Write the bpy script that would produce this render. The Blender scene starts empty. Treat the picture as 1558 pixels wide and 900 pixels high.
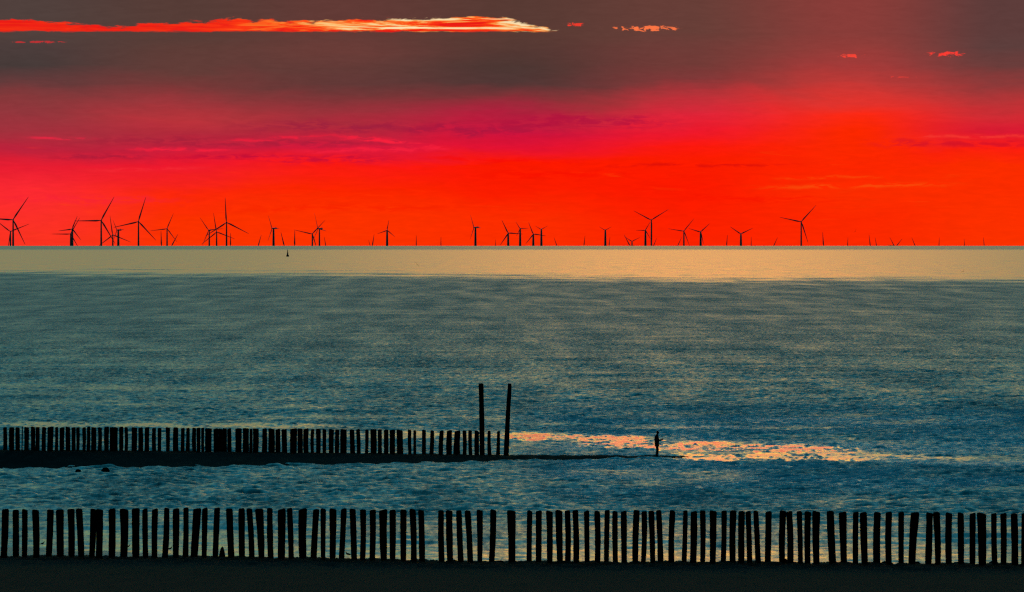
import bpy, bmesh, math, random
import numpy as np
from mathutils import Vector, Matrix, Euler

random.seed(7)
rng = np.random.default_rng(7)
scene = bpy.context.scene
COL = scene.collection

# ------------------------------------------------------------------ measures
F = 16700.0          # focal length in photo pixels (photo is 1558 x 900)
EYE = 15.0           # eye height above the sea, on the dune
R = 7.4e6            # earth radius with refraction: the sea really curves away
ROW0 = 340.0         # photo row of the eye level


def X(px, d):
    return (px - 779.0) / F * d


def Z(py, d):
    return EYE - (py - ROW0) / F * d


def sea(d):
    return -d * d / (2 * R)


def dist_of_row(py):
    k = (py - ROW0) / F
    return k * R - math.sqrt(max(0.0, k * k * R * R - 2 * R * EYE))


def smooth(a, b, v):
    t = np.clip((v - a) / (b - a), 0, 1)
    return t * t * (3 - 2 * t)


# ------------------------------------------------------------------ helpers
def tag(o, label=None, cat=None, group=None, kind=None):
    if label:
        o['label'] = label
    if cat:
        o['category'] = cat
    if group:
        o['group'] = group
    if kind:
        o['kind'] = kind
    return o


def empty(name, loc):
    o = bpy.data.objects.new(name, None)
    COL.objects.link(o)
    o.location = loc
    return o


def mesh_obj(name, verts, faces, mat, parent=None, flat=False):
    me = bpy.data.meshes.new(name)
    me.from_pydata([tuple(v) for v in verts], [], faces)
    me.update()
    if mat:
        me.materials.append(mat)
    if not flat:
        me.shade_smooth()
    o = bpy.data.objects.new(name, me)
    COL.objects.link(o)
    if parent:
        o.parent = parent
    return o


def from_bm(name, bm, mat, parent=None, flat=False):
    me = bpy.data.meshes.new(name)
    bmesh.ops.recalc_face_normals(bm, faces=bm.faces[:])
    bm.to_mesh(me)
    bm.free()
    me.materials.append(mat)
    if not flat:
        me.shade_smooth()
    o = bpy.data.objects.new(name, me)
    COL.objects.link(o)
    if parent:
        o.parent = parent
    return o


def loft(rings, cap=True):
    """rings: list of lists of points (same count) -> verts, faces"""
    n = len(rings[0])
    v = [p for r in rings for p in r]
    f = []
    for i in range(len(rings) - 1):
        for k in range(n):
            a, b = i * n + k, i * n + (k + 1) % n
            f.append((a, b, b + n, a + n))
    if cap:
        f.append(tuple(range(n))[::-1])
        f.append(tuple(range((len(rings) - 1) * n, len(rings) * n)))
    return v, f


def ring(cx, cy, cz, rx, ry, n, ph=0.0, jit=0.0):
    out = []
    for k in range(n):
        a = 2 * math.pi * k / n + ph
        s = 1 + (random.uniform(-jit, jit) if jit else 0)
        out.append((cx + rx * s * math.cos(a), cy + ry * s * math.sin(a), cz))
    return out


# ------------------------------------------------------------------ node helper
class NT:
    def __init__(self, tree):
        self.t = tree
        self.t.nodes.clear()

    def new(self, typ, **kw):
        n = self.t.nodes.new(typ)
        for k, v in kw.items():
            setattr(n, k, v)
        return n

    def put(self, sock, v):
        if hasattr(v, 'is_output') or hasattr(v, 'links'):
            self.t.links.new(v, sock)
        else:
            sock.default_value = v

    def m(self, op, a, b=None, c=None, clamp=False):
        n = self.new('ShaderNodeMath', operation=op, use_clamp=clamp)
        self.put(n.inputs[0], a)
        if b is not None:
            self.put(n.inputs[1], b)
        if c is not None:
            self.put(n.inputs[2], c)
        return n.outputs[0]

    def ss(self, a, b, v):
        """smoothstep; a may be larger than b"""
        n = self.new('ShaderNodeMapRange', interpolation_type='SMOOTHSTEP')
        self.put(n.inputs['Value'], v)
        if not hasattr(a, 'links') and not hasattr(b, 'links') and a > b:
            a, b = b, a
            n.inputs['To Min'].default_value = 1
            n.inputs['To Max'].default_value = 0
        self.put(n.inputs['From Min'], a)
        self.put(n.inputs['From Max'], b)
        return n.outputs[0]

    def gauss(self, v, c, w):
        d = self.m('DIVIDE', self.m('SUBTRACT', v, c), w)
        return self.m('EXPONENT', self.m('MULTIPLY', self.m('MULTIPLY', d, d), -1.0))

    def mix(self, fac, a, b, mode='MIX'):
        n = self.new('ShaderNodeMix', data_type='RGBA', blend_type=mode)
        n.clamp_factor = True
        self.put(n.inputs[0], fac)
        for s, v in ((n.inputs[6], a), (n.inputs[7], b)):
            self.put(s, (*v, 1.0) if isinstance(v, tuple) and len(v) == 3 else v)
        return n.outputs[2]

    def ramp(self, fac, stops, interp='EASE'):
        n = self.new('ShaderNodeValToRGB')
        cr = n.color_ramp
        cr.interpolation = interp
        while len(cr.elements) > 1:
            cr.elements.remove(cr.elements[-1])
        for i, (p, c) in enumerate(stops):
            e = cr.elements[0] if i == 0 else cr.elements.new(p)
            e.position = p
            e.color = (*c, 1.0)
        self.put(n.inputs[0], fac)
        return n.outputs[0]

    def noise(self, vec, scale=1.0, detail=4.0, rough=0.55, dist=0.0):
        n = self.new('ShaderNodeTexNoise')
        n.inputs['Scale'].default_value = scale
        n.inputs['Detail'].default_value = detail
        n.inputs['Roughness'].default_value = rough
        n.inputs['Distortion'].default_value = dist
        self.put(n.inputs['Vector'], vec)
        return n.outputs[0]

    def vec(self, x, y, z=0.0):
        n = self.new('ShaderNodeCombineXYZ')
        for s, v in zip(n.inputs, (x, y, z)):
            self.put(s, v)
        return n.outputs[0]


def lin(c):
    return tuple(((v / 255) / 12.92 if v / 255 <= 0.04045 else ((v / 255 + 0.055) / 1.055) ** 2.4) for v in c)


# ------------------------------------------------------------------ camera
cam_d = bpy.data.cameras.new('camera')
cam_d.sensor_width = 36.0
cam_d.lens = 36.0 * F / 1558.0
cam_d.clip_start = 1.0
cam_d.clip_end = 200000.0
cam = bpy.data.objects.new('camera', cam_d)
COL.objects.link(cam)
cam.location = (0, 0, EYE)
cam.rotation_euler = (math.pi / 2 - math.atan((450.0 - ROW0) / F), 0, 0)
scene.camera = cam

scene.view_settings.view_transform = 'Standard'
scene.view_settings.look = 'None'
scene.view_settings.exposure = 0.0
scene.view_settings.gamma = 1.0
scene.view_settings.use_curve_mapping = False
scene.cycles.max_bounces = 4
scene.cycles.glossy_bounces = 2
scene.cycles.diffuse_bounces = 1
scene.cycles.caustics_reflective = False
scene.cycles.use_denoising = False
scene.cycles.filter_width = 1.3

# ------------------------------------------------------------------ sky
SUN_AZ = 0.85       # degrees to the right of straight out to sea
SUN_EL = 5.0
world = bpy.data.worlds.new('World')
scene.world = world
world.use_nodes = True
w = NT(world.node_tree)
tc = w.new('ShaderNodeTexCoord')
sep = w.new('ShaderNodeSeparateXYZ')
w.t.links.new(tc.outputs['Generated'], sep.inputs[0])
dx, dy, dz = sep.outputs
elev = w.m('MULTIPLY', w.m('ARCSINE', dz), 180 / math.pi)             # degrees
azim = w.m('MULTIPLY', w.m('ARCTAN2', dx, dy), 180 / math.pi)         # degrees, 0 = out to sea
PD = F * math.pi / 180
# small units for the cloud bank: U grows to the north, V grows downwards
U = w.m('MULTIPLY_ADD', azim, PD, 779.0)
V = w.m('MULTIPLY_ADD', elev, -PD, ROW0)
uv = w.vec(U, V)
n_big = w.noise(w.vec(w.m('MULTIPLY', U, 0.0032), w.m('MULTIPLY', V, 0.009)), 1.0, 5.0, 0.55, 0.4)
n_str = w.noise(w.vec(w.m('MULTIPLY', U, 0.006), w.m('MULTIPLY', V, 0.07)), 1.0, 6.0, 0.6, 0.8)
n_fin = w.noise(w.vec(w.m('MULTIPLY', U, 0.03), w.m('MULTIPLY', V, 0.16)), 1.0, 6.0, 0.62, 0.6)
Vw = w.m('ADD', V, w.m('MULTIPLY', w.m('SUBTRACT', n_big, 0.5), 62.0))
Vw = w.m('ADD', Vw, w.m('MULTIPLY', w.m('SUBTRACT', n_str, 0.5), 16.0))
tv = w.m('DIVIDE', Vw, 400.0, clamp=True)
VS = (50, 75, 100, 125, 150, 175, 200, 225, 250, 290, 330, 375)
COLS = {
    35: ((82, 66, 62), (76, 62, 60), (72, 60, 58), (100, 60, 60), (135, 58, 60), (150, 55, 62), (165, 50, 62), (190, 35, 60), (235, 30, 50), (255, 42, 50), (255, 48, 42), (255, 52, 32)),
    280: ((88, 62, 56), (95, 62, 56), (100, 62, 57), (120, 58, 57), (160, 55, 60), (190, 52, 60), (180, 42, 60), (200, 30, 60), (240, 25, 45), (255, 40, 10), (255, 50, 0), (255, 52, 0)),
    520: ((100, 60, 55), (108, 62, 57), (100, 60, 56), (100, 58, 56), (130, 54, 57), (160, 50, 60), (185, 38, 60), (215, 25, 60), (255, 25, 20), (255, 38, 0), (255, 50, 0), (255, 52, 0)),
    780: ((90, 60, 53), (85, 57, 52), (78, 56, 52), (82, 56, 54), (125, 52, 56), (180, 32, 62), (205, 20, 62), (230, 18, 50), (255, 25, 0), (255, 30, 0), (255, 45, 0), (255, 48, 0)),
    1040: ((105, 64, 57), (112, 62, 57), (115, 60, 56), (130, 57, 57), (190, 50, 58), (225, 38, 58), (240, 25, 45), (255, 25, 15), (255, 28, 0), (255, 25, 0), (255, 32, 0), (255, 35, 0)),
    1300: ((140, 62, 58), (150, 62, 58), (165, 60, 58), (195, 58, 55), (230, 52, 45), (255, 42, 20), (255, 40, 0), (255, 40, 0), (255, 38, 0), (255, 45, 0), (255, 40, 0), (255, 42, 0)),
    1524: ((95, 62, 60), (95, 64, 62), (110, 62, 60), (150, 58, 58), (190, 52, 55), (215, 42, 52), (220, 25, 50), (255, 30, 15), (255, 45, 0), (255, 45, 0), (255, 48, 0), (255, 50, 0)),
}
low = None
prev = None
for u0, cs in COLS.items():
    r = w.ramp(tv, [(v / 400.0, lin(c)) for v, c in zip(VS, cs)], 'LINEAR')
    low = r if low is None else w.mix(w.ss(prev, u0, U), low, r)
    prev = u0
# thin streaks inside the red
st = w.m('MULTIPLY', w.ss(0.60, 0.78, n_str), w.m('MULTIPLY', w.ss(215, 245, V), w.ss(400, 330, V)))
low = w.mix(w.m('MULTIPLY', st, 0.6), low, lin((255, 70, 10)))
# ragged filaments of cloud, each a long thin streak
def filament(low, u0, u1, v0, v1, th, col, amt, wob=16.0, bow=0.0):
    tt = w.m('DIVIDE', w.m('SUBTRACT', U, u0), u1 - u0)
    ln = w.m('MULTIPLY_ADD', tt, v1 - v0, v0)
    if bow:
        ln = w.m('SUBTRACT', ln, w.m('MULTIPLY', w.m('MULTIPLY', tt, w.m('SUBTRACT', 1.0, tt)), 4.0 * bow))
    ln = w.m('ADD', ln, w.m('MULTIPLY', w.m('SUBTRACT', n_fil, 0.5), wob))
    mk = w.m('MULTIPLY', w.gauss(V, ln, th), w.m('MULTIPLY', w.ss(u0 - 10, u0 + (u1 - u0) * 0.35, U), w.ss(u1 + 10, u1 - (u1 - u0) * 0.3, U)))
    mk = w.m('MULTIPLY', mk, w.ss(0.40, 0.56, n_fin))
    return w.mix(w.m('MULTIPLY', mk, amt), low, lin(col))


n_fil = w.noise(w.vec(w.m('MULTIPLY', U, 0.02), w.m('MULTIPLY', V, 0.03), 9.0), 1.0, 6.0, 0.62, 0.5)
PINK, DUSK, FIRE = (255, 34, 62), (160, 30, 60), (255, 78, 12)
for q in ((35, 700, 214, 216, 7, DUSK, 0.55, 30), (300, 900, 190, 200, 7, (150, 24, 66), 0.5, 40), (700, 1060, 186, 184, 9, (178, 14, 64), 0.6, 40), (200, 640, 238, 243, 5, (195, 14, 58), 0.75, 22),
          (480, 700, 205, 233, 3.0, PINK, 1.0, 18, 6), (500, 640, 212, 218, 2.4, PINK, 0.9, 14, 3), (420, 700, 230, 226, 3.6, PINK, 0.8, 18), (170, 380, 226, 229, 2.8, PINK, 0.85, 14),
          (30, 150, 209, 211, 2.0, (250, 40, 70), 0.8, 8), (300, 520, 216, 206, 2.4, PINK, 0.7, 14), (110, 330, 259, 256, 3.2, (255, 45, 55), 0.6, 14), (60, 240, 240, 236, 4.0, (150, 26, 60), 0.5, 16),
          (620, 900, 240, 247, 3.0, (255, 12, 8), 0.7, 20), (880, 1230, 252, 250, 2.4, (222, 14, 10), 0.7, 12), (700, 1000, 268, 262, 5.0, (255, 14, 0), 0.6, 30), (1120, 1480, 285, 281, 3.0, FIRE, 0.85, 12),
          (1160, 1360, 272, 268, 2.2, FIRE, 0.6, 12), (1000, 1300, 300, 306, 4.0, (255, 20, 0), 0.6, 26), (1340, 1620, 208, 206, 2.6, (255, 60, 50), 0.7, 10), (1300, 1600, 216, 220, 5.0, (205, 14, 44), 0.6, 20),
          (-40, 300, 300, 306, 6.0, (255, 34, 58), 0.5, 30), (300, 760, 318, 312, 5.0, (255, 34, 0), 0.6, 30)):
    low = filament(low, *q)
# the lit edge of the cloud at the top of the view
edge_lo = w.m('MULTIPLY_ADD', w.m('SUBTRACT', n_fin, 0.5), 8.0, 49.0)
n_edge = w.noise(w.vec(w.m('MULTIPLY', U, 0.008), w.m('MULTIPLY', V, 0.03), 3.7), 1.0, 6.0, 0.6)
edge_hi = w.m('MULTIPLY_ADD', w.m('SUBTRACT', n_edge, 0.5), 36.0, 29.0)
edge_hi = w.m('ADD', edge_hi, w.m('MULTIPLY', w.m('SUBTRACT', n_fin, 0.5), 20.0))
dip = w.m('MULTIPLY', w.gauss(U, 165.0, 60.0), 11.0)
edge_hi = w.m('ADD', edge_hi, dip)
edge_hi = w.m('ADD', edge_hi, w.m('MULTIPLY', w.ss(760, 870, U), 20.0))
inside = w.m('MULTIPLY', w.ss(0, 3.0, w.m('SUBTRACT', edge_lo, V)), w.ss(0, 4.0, w.m('SUBTRACT', V, edge_hi)))
inside = w.m('MULTIPLY', inside, w.ss(874, 850, U))
n_lit = w.noise(w.vec(w.m('MULTIPLY', U, 0.008), w.m('MULTIPLY', V, 0.11), 5.0), 1.0, 7.0, 0.62, 1.2)
hot = w.m('MULTIPLY', w.ss(260, 640, U), w.ss(0.36, 0.62, n_lit))
hot = w.m('ADD', hot, w.m('MULTIPLY', w.ss(0.4, 0.75, n_lit), 0.22))
lit = w.ramp(hot, [(0.0, lin((238, 28, 22))), (0.22, lin((255, 58, 20))), (0.5, lin((255, 118, 40))), (0.78, lin((255, 190, 110))), (1.0, lin((255, 226, 176)))], 'LINEAR')
low = w.mix(inside, low, lit)
# small lit puffs and wisps
n_puf = w.noise(w.vec(w.m('MULTIPLY', U, 0.085), w.m('MULTIPLY', V, 0.2), 2.0), 1.0, 5.0, 0.6, 0.7)
for (u0, wu, v0, wv, c, th) in ((985, 56, 43, 5.0, (255, 120, 70), 0.36), (875, 18, 37, 3.0, (240, 60, 45), 0.36), (1441, 30, 82, 4.6, (255, 62, 52), 0.34),
                                (1295, 22, 85, 4.0, (250, 70, 55), 0.40), (60, 42, 64, 2.0, (190, 50, 52), 0.40), (1370, 26, 117, 1.6, (215, 62, 55), 0.46)):
    pm = w.m('MULTIPLY', w.gauss(U, u0, wu), w.gauss(V, v0, wv))
    pm = w.ss(th * 0.7, th * 0.7 + 0.28, w.m('MULTIPLY', w.m('MULTIPLY_ADD', w.ss(0.36, 0.66, n_puf), 1.1, 0.05), pm))
    low = w.mix(pm, low, lin(c))
# soft mottling of the cloud bank
low = w.mix(w.m('MULTIPLY', w.m('SUBTRACT', n_fin, 0.35, clamp=True), 0.30), low, lin((110, 40, 40)), 'MULTIPLY')

# the sky above the cloud bank (seen only in the water): gold low down, teal dusk higher up
te = w.m('DIVIDE', w.m('ADD', elev, w.m('MULTIPLY', w.m('SUBTRACT', n_big, 0.5), 0.5)), 45.0, clamp=True)
up = w.ramp(te, [(1.5 / 45, (0.55, 0.12, 0.08)), (5.0 / 45, (0.56, 0.13, 0.08)), (6.4 / 45, (0.56, 0.74, 0.05)), (9.4 / 45, (0.44, 0.72, 0.12)),
                 (11.4 / 45, (0.170, 0.520, 0.52)), (20 / 45, (0.085, 0.430, 0.55)), (30 / 45, (0.0, 0.58, 0.88)), (1.0, (0.0, 0.16, 0.28))], 'LINEAR')
glow = w.m('MULTIPLY', w.gauss(azim, SUN_AZ + 0.1, 1.35), w.m('MULTIPLY', w.ss(1.2, 2.2, elev), w.ss(11.5, 8.0, elev)))
glowc = w.ramp(w.m('DIVIDE', elev, 10.0, clamp=True), [(0.15, (1.0, 0.11, 0.09)), (0.56, (1.0, 0.10, 0.11)), (0.72, (4.2, 1.9, 0.0)), (1.0, (1.9, 0.75, 0.0))], 'LINEAR')
gl = w.new('ShaderNodeMix', data_type='RGBA', blend_type='ADD')
gl.clamp_factor = True
w.put(gl.inputs[0], 1.0)
w.put(gl.inputs[6], up)
gs = w.new('ShaderNodeVectorMath', operation='SCALE')
w.put(gs.inputs[0], glowc)
w.put(gs.inputs['Scale'], w.m('MULTIPLY', glow, 0.9))
w.put(gl.inputs[7], gs.outputs[0])
up = gl.outputs[2]
sky = w.new('ShaderNodeTexSky', sky_type='NISHITA')
sky.sun_disc = False
sky.sun_elevation = math.radians(SUN_EL)
sky.sun_rotation = math.radians(SUN_AZ)
sky.altitude = 0
sky.dust_density = 3.0
ni = w.new('ShaderNodeMix', data_type='RGBA', blend_type='ADD')
ni.inputs[0].default_value = 0.001
w.put(ni.inputs[6], up)
w.put(ni.inputs[7], sky.outputs[0])
up = ni.outputs[2]
# dusk behind the viewer is dark
behind = w.m('MULTIPLY_ADD', w.ss(0.0, 0.85, dy), 0.96, 0.04)
bn = w.new('ShaderNodeMix', data_type='RGBA', blend_type='MULTIPLY')
bn.inputs[0].default_value = 1.0
w.put(bn.inputs[6], up)
cb = w.new('ShaderNodeCombineColor')
for s in cb.inputs[:3]:
    w.put(s, behind)
w.put(bn.inputs[7], cb.outputs[0])
up = bn.outputs[2]
lowd = w.new('ShaderNodeMix', data_type='RGBA', blend_type='MULTIPLY')
lowd.inputs[0].default_value = 1.0
w.put(lowd.inputs[6], low)
w.put(lowd.inputs[7], cb.outputs[0])
allsky = w.mix(w.ss(1.30, 1.9, elev), lowd.outputs[2], up)
bg = w.new('ShaderNodeBackground')
bg.inputs['Strength'].default_value = 1.0
w.put(bg.inputs['Color'], allsky)
out = w.new('ShaderNodeOutputWorld')
w.t.links.new(bg.outputs[0], out.inputs['Surface'])
world.cycles.sampling_method = 'MANUAL'
world.cycles.sample_map_resolution = 2048

# the sun itself, low behind the cloud edge
sd = bpy.data.lights.new('sun', 'SUN')
sd.energy = 0.0012
sd.angle = math.radians(4.0)
sd.color = (1.0, 0.33, 0.10)
sun = bpy.data.objects.new('sun', sd)
COL.objects.link(sun)
a, e = math.radians(SUN_AZ), math.radians(SUN_EL)
to_sun = Vector((math.sin(a) * math.cos(e), math.cos(a) * math.cos(e), math.sin(e)))
sun.rotation_euler = to_sun.to_track_quat('Z', 'Y').to_euler()


# ------------------------------------------------------------------ materials
def mat_basic(name, base, rough=0.7, spec=0.3, var=0.35, scale=4.0, bump=0.0, metallic=0.0):
    m = bpy.data.materials.new(name)
    m.use_nodes = True
    t = NT(m.node_tree)
    c = t.new('ShaderNodeTexCoord')
    n = t.noise(c.outputs['Object'], scale, 6.0, 0.6, 0.3)
    b = t.new('ShaderNodeBsdfPrincipled')
    dark = tuple(v * (1 - var) for v in base)
    lite = tuple(min(1, v * (1 + var)) for v in base)
    t.put(b.inputs['Base Color'], t.ramp(n, [(0.3, dark), (0.7, lite)], 'LINEAR'))
    b.inputs['Roughness'].default_value = rough
    b.inputs['Specular IOR Level'].default_value = spec
    b.inputs['Metallic'].default_value = metallic
    if bump:
        bp = t.new('ShaderNodeBump')
        bp.inputs['Strength'].default_value = bump
        bp.inputs['Distance'].default_value = 0.02
        t.put(bp.inputs['Height'], n)
        t.t.links.new(bp.outputs[0], b.inputs['Normal'])
    o = t.new('ShaderNodeOutputMaterial')
    t.t.links.new(b.outputs[0], o.inputs[0])
    return m


M_WOOD = mat_basic('wet_tarred_wood', (0.018, 0.014, 0.012), 0.85, 0.03, 0.5, 6.0, 0.4)
M_STONE = mat_basic('weedy_stone', (0.011, 0.011, 0.010), 0.95, 0.02, 0.5, 2.0, 0.5)
M_TURB = mat_basic('turbine_paint', (0.45, 0.45, 0.46), 0.5, 0.3, 0.06, 0.05)
M_FOUND = mat_basic('foundation_paint', (0.30, 0.20, 0.04), 0.6, 0.3, 0.1, 0.05)
M_JACKET = mat_basic('dark_cloth', (0.018, 0.018, 0.022), 0.9, 0.1, 0.3, 8.0)
M_SKIN = mat_basic('skin', (0.22, 0.12, 0.085), 0.6, 0.3, 0.1, 10.0)
M_HAIR = mat_basic('dark_hair', (0.012, 0.009, 0.008), 0.7, 0.2, 0.3, 20.0)
M_BIRD = mat_basic('dark_feathers', (0.05, 0.05, 0.052), 0.8, 0.2, 0.3, 14.0)
M_BEAK = mat_basic('beak_horn', (0.08, 0.05, 0.02), 0.5, 0.3, 0.2, 20.0)
M_BUOY = mat_basic('buoy_paint', (0.03, 0.04, 0.03), 0.5, 0.3, 0.3, 1.0)
M_DEVICE = mat_basic('black_plastic', (0.012, 0.012, 0.014), 0.4, 0.4, 0.2, 30.0)


def mat_sand():
    m = bpy.data.materials.new('wet_sand')
    m.use_nodes = True
    t = NT(m.node_tree)
    g = t.new('ShaderNodeNewGeometry')
    n = t.noise(g.outputs['Position'], 0.35, 7.0, 0.6)
    b = t.new('ShaderNodeBsdfPrincipled')
    t.put(b.inputs['Base Color'], t.ramp(n, [(0.3, (0.07, 0.06, 0.05)), (0.7, (0.15, 0.125, 0.10))], 'LINEAR'))
    t.put(b.inputs['Roughness'], t.m('MULTIPLY_ADD', n, 0.25, 0.36))
    b.inputs['IOR'].default_value = 1.33
    o = t.new('ShaderNodeOutputMaterial')
    t.t.links.new(b.outputs[0], o.inputs[0])
    return m


M_SAND = mat_sand()


def mat_water():
    m = bpy.data.materials.new('sea_water')
    m.use_nodes = True
    t = NT(m.node_tree)
    g = t.new('ShaderNodeNewGeometry')
    s = t.new('ShaderNodeSeparateXYZ')
    t.t.links.new(g.outputs['Position'], s.inputs[0])
    x, y, z = s.outputs
    at = t.new('ShaderNodeAttribute', attribute_name='ripple')
    ab = t.new('ShaderNodeAttribute', attribute_name='clarity')
    # gusts and cat's-paws: many octaves, long along the view because wind streaks are
    n1 = t.noise(t.vec(t.m('MULTIPLY', x, 0.14), t.m('MULTIPLY', y, 0.007), 1.0), 1.0, 9.0, 0.72)
    n2 = t.noise(t.vec(t.m('MULTIPLY', x, 2.0), t.m('MULTIPLY', y, 0.26), 4.0), 1.0, 4.0, 0.7)
    var = t.m('ADD', t.m('MULTIPLY', t.m('SUBTRACT', n1, 0.5), t.m('MULTIPLY_ADD', t.ss(6500, 3000, y), 1.8, 0.8)), t.m('MULTIPLY', t.m('SUBTRACT', n2, 0.5), t.m('MULTIPLY_ADD', t.ss(2600, 900, y), 3.9, 0.3)))
    alpha = t.m('MULTIPLY', at.outputs['Fac'], t.m('EXPONENT', var))
    rough = t.m('SQRT', t.m('MINIMUM', t.m('MAXIMUM', alpha, 0.012), 0.6))
    b = t.new('ShaderNodeBsdfPrincipled')
    body = t.mix(ab.outputs['Fac'], (0.022, 0.050, 0.062), (0.0, 0.36, 0.50))
    t.put(b.inputs['Base Color'], body)
    t.put(b.inputs['Roughness'], rough)
    b.inputs['IOR'].default_value = 1.333
    o = t.new('ShaderNodeOutputMaterial')
    t.t.links.new(b.outputs[0], o.inputs[0])
    return m


M_WATER = mat_water()


# ------------------------------------------------------------------ water
def lownoise(x, y, sx, sy, seed, n=14):
    """smooth world-space noise, roughly -1..1"""
    r = np.random.default_rng(seed)
    o = np.zeros(np.broadcast(x, y).shape, dtype=np.float32)
    for _ in range(n):
        s = math.exp(r.uniform(-1.0, 0.9))
        th = r.uniform(0, 2 * math.pi)
        o += np.cos((x / sx * math.cos(th) + y / sy * math.sin(th)) * s * 2 * math.pi + r.uniform(0, 6.28)).astype(np.float32)
    return o / math.sqrt(n / 2) * 0.7


def build_water():
    rows = [440.0]
    while rows[-1] < 72000:
        d = rows[-1]
        if d < 760:
            s = 0.33
        elif d < 1500:
            s = 0.33 + (d - 760) / 740 * 1.0
        else:
            s = 1.3 * (d / 1500) ** 1.6
        rows.append(d + min(s, 2500))
    d = np.array(rows, dtype=np.float64)
    k = np.concatenate([-np.geomspace(14, 0.062, 16), np.linspace(-0.0605, 0.0605, 900), np.geomspace(0.062, 14, 16)])
    D, K = np.meshgrid(d, k, indexing='ij')
    Xw = (D * K).astype(np.float32)
    Dw = D.astype(np.float32)
    px = 779.0 + K * F
    py = ROW0 + F * (EYE / D + D / (2 * R))
    near = (d < 9000)
    step = np.gradient(d)[:, None]
    # --- wind waves running in to the shore, summed from many small trains
    h = np.zeros_like(Xw)
    hl = np.zeros_like(Xw)
    r = np.random.default_rng(3)
    nr = int(near.sum())
    xs, ys, st = Xw[:nr], Dw[:nr], step[:nr].astype(np.float32)
    for i in range(110):
        L = math.exp(r.uniform(math.log(0.45), math.log(3.6)))
        th = r.normal(0, 0.85)
        kk = 2 * math.pi / L
        amp = 0.0120 * L ** 0.8 / math.sqrt(6.0)
        fade = np.clip((L / max(0.08, abs(math.cos(th))) / st - 2.2) / 1.6, 0, 1) * min(1.0, L / 1.0 + 0.3) * np.clip((L / max(0.05, abs(math.sin(th))) / (ys * 1.35e-4) - 2.2) / 1.6, 0, 1)
        h[:nr] += amp * fade * np.sin(kk * (xs * math.sin(th) + ys * math.cos(th)) + r.uniform(0, 6.28), dtype=np.float32)
    for i in range(12):   # long-crested wavelets over the shallows by the front row
        L = r.uniform(5.5, 12.0)
        th = r.normal(0.0, 0.035)
        kk = 2 * math.pi / L
        hl[:nr] += 0.034 * np.sin(kk * (xs * math.sin(th) + ys * math.cos(th)) + r.uniform(0, 6.28), dtype=np.float32)
    pk = lownoise(Xw, Dw, 22.0, 60.0, 11)
    pk2 = lownoise(Xw, Dw, 240.0, 900.0, 12)
    # --- ripple (microscopic slope of the surface) per place
    wob = lownoise(Xw, Dw, 30.0, 400.0, 13)
    rip = 0.18 + 0.06 * smooth(640, 500, py) + 0.0 * Xw
    rip = rip * (1 + 0.10 * lownoise(Xw, Dw, 140.0, 38.0, 14))
    rip = rip * (1 + 0.10 * pk)
    # calm far water
    lowb = 415.5 + 10.0 * smooth(200, 1300, px) + 1.3 * wob + 3.4 * lownoise(Xw, Dw, 60.0, 110.0, 17) + 1.6 * lownoise(Xw, Dw, 9.0, 60.0, 18)
    far = smooth(-9.0, 5.0, lowb - py) * smooth(374.5, 381.0, py)
    rip = rip * (1 - far) + 0.052 * far
    hz = smooth(381, 375.5, py)
    rip = rip * (1 - hz) + 0.12 * hz
    band = np.exp(-((py - 434.0) / 1.2) ** 2) * smooth(0.2, 0.9, pk2) * 0.5
    rip = rip * (1 - band) + 0.07 * band

    def slick(y0, hw, u0, u1, slope=0.0, soft=60.0, val=0.07, amt=1.0, seed=20, wv=1.6):
        nonlocal rip, calm
        nz = lownoise(Xw, Dw, 5.0, 46.0, seed)
        yc = y0 + slope * (px - u0) + wv * 0.6 * nz
        mm = np.exp(-np.abs((py - yc) / hw) ** 3) * smooth(u0 - soft, u0 + soft, px) * smooth(u1 + soft, u1 - soft, px)
        nz2 = lownoise(Xw, Dw, 3.2, 20.0, seed + 100)
        nz3 = lownoise(Xw, Dw, 0.55, 4.5, seed + 200, 24)
        mm = np.clip(mm * (1.1 + 0.55 * nz2 + 0.55 * nz3), 0, 1) * amt
        rip = rip * (1 - mm) + val * mm
        calm = np.maximum(calm, mm)

    calm = np.zeros_like(Xw)
    slick(589, 3.2, 60, 390, 0.004, 60, 0.105, 0.7, 21)
    slick(612, 4.0, 30, 230, 0.004, 60, 0.12, 0.6, 22)
    slick(634, 2.2, 380, 760, 0.004, 80, 0.11, 0.5, 23)
    slick(645, 4.0, -200, 540, 0.004, 60, 0.075, 0.95, 24)
    slick(661, 6.0, 420, 790, 0.004, 60, 0.085, 0.8, 25)
    slick(672, 16.0, 790, 1700, 0.026, 60, 0.085, 0.55, 33)
    slick(640, 5.0, 1150, 1500, 0.0, 60, 0.095, 0.5, 34)
    slick(722, 8.0, 780, 1150, 0.0, 60, 0.10, 0.5, 35)
    slick(664, 6.2, 770, 985, 0.012, 25, 0.018, 1.0, 26)
    slick(673, 8.0, 870, 1310, 0.030, 30, 0.018, 1.0, 27)
    slick(694, 6.0, 1020, 1350, 0.010, 50, 0.019, 0.95, 28)
    slick(690, 4.0, 1230, 1480, 0.03, 50, 0.045, 0.9, 29)
    slick(700, 5.0, 1330, 1750, 0.02, 60, 0.07, 0.7, 30)
    slick(650, 3.0, 920, 1250, 0.0, 60, 0.085, 0.6, 31)
    # shallows behind the front row
    sh = smooth(778, 800, py + 2.0 * wob)
    rip = rip * (1 - sh) + (0.135 - 0.05 * smooth(805, 848, py)) * sh
    amp = (1 - 0.95 * calm) * (1 - 0.62 * sh) * (1 + 0.18 * pk)
    shore = 1 - 0.7 * smooth(830, 850, py)
    zz = h * amp + hl * sh * shore * (0.8 + 0.4 * pk)
    zz *= smooth(3400, 2200, D)
    zz = zz - D * D / (2 * R)
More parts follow.
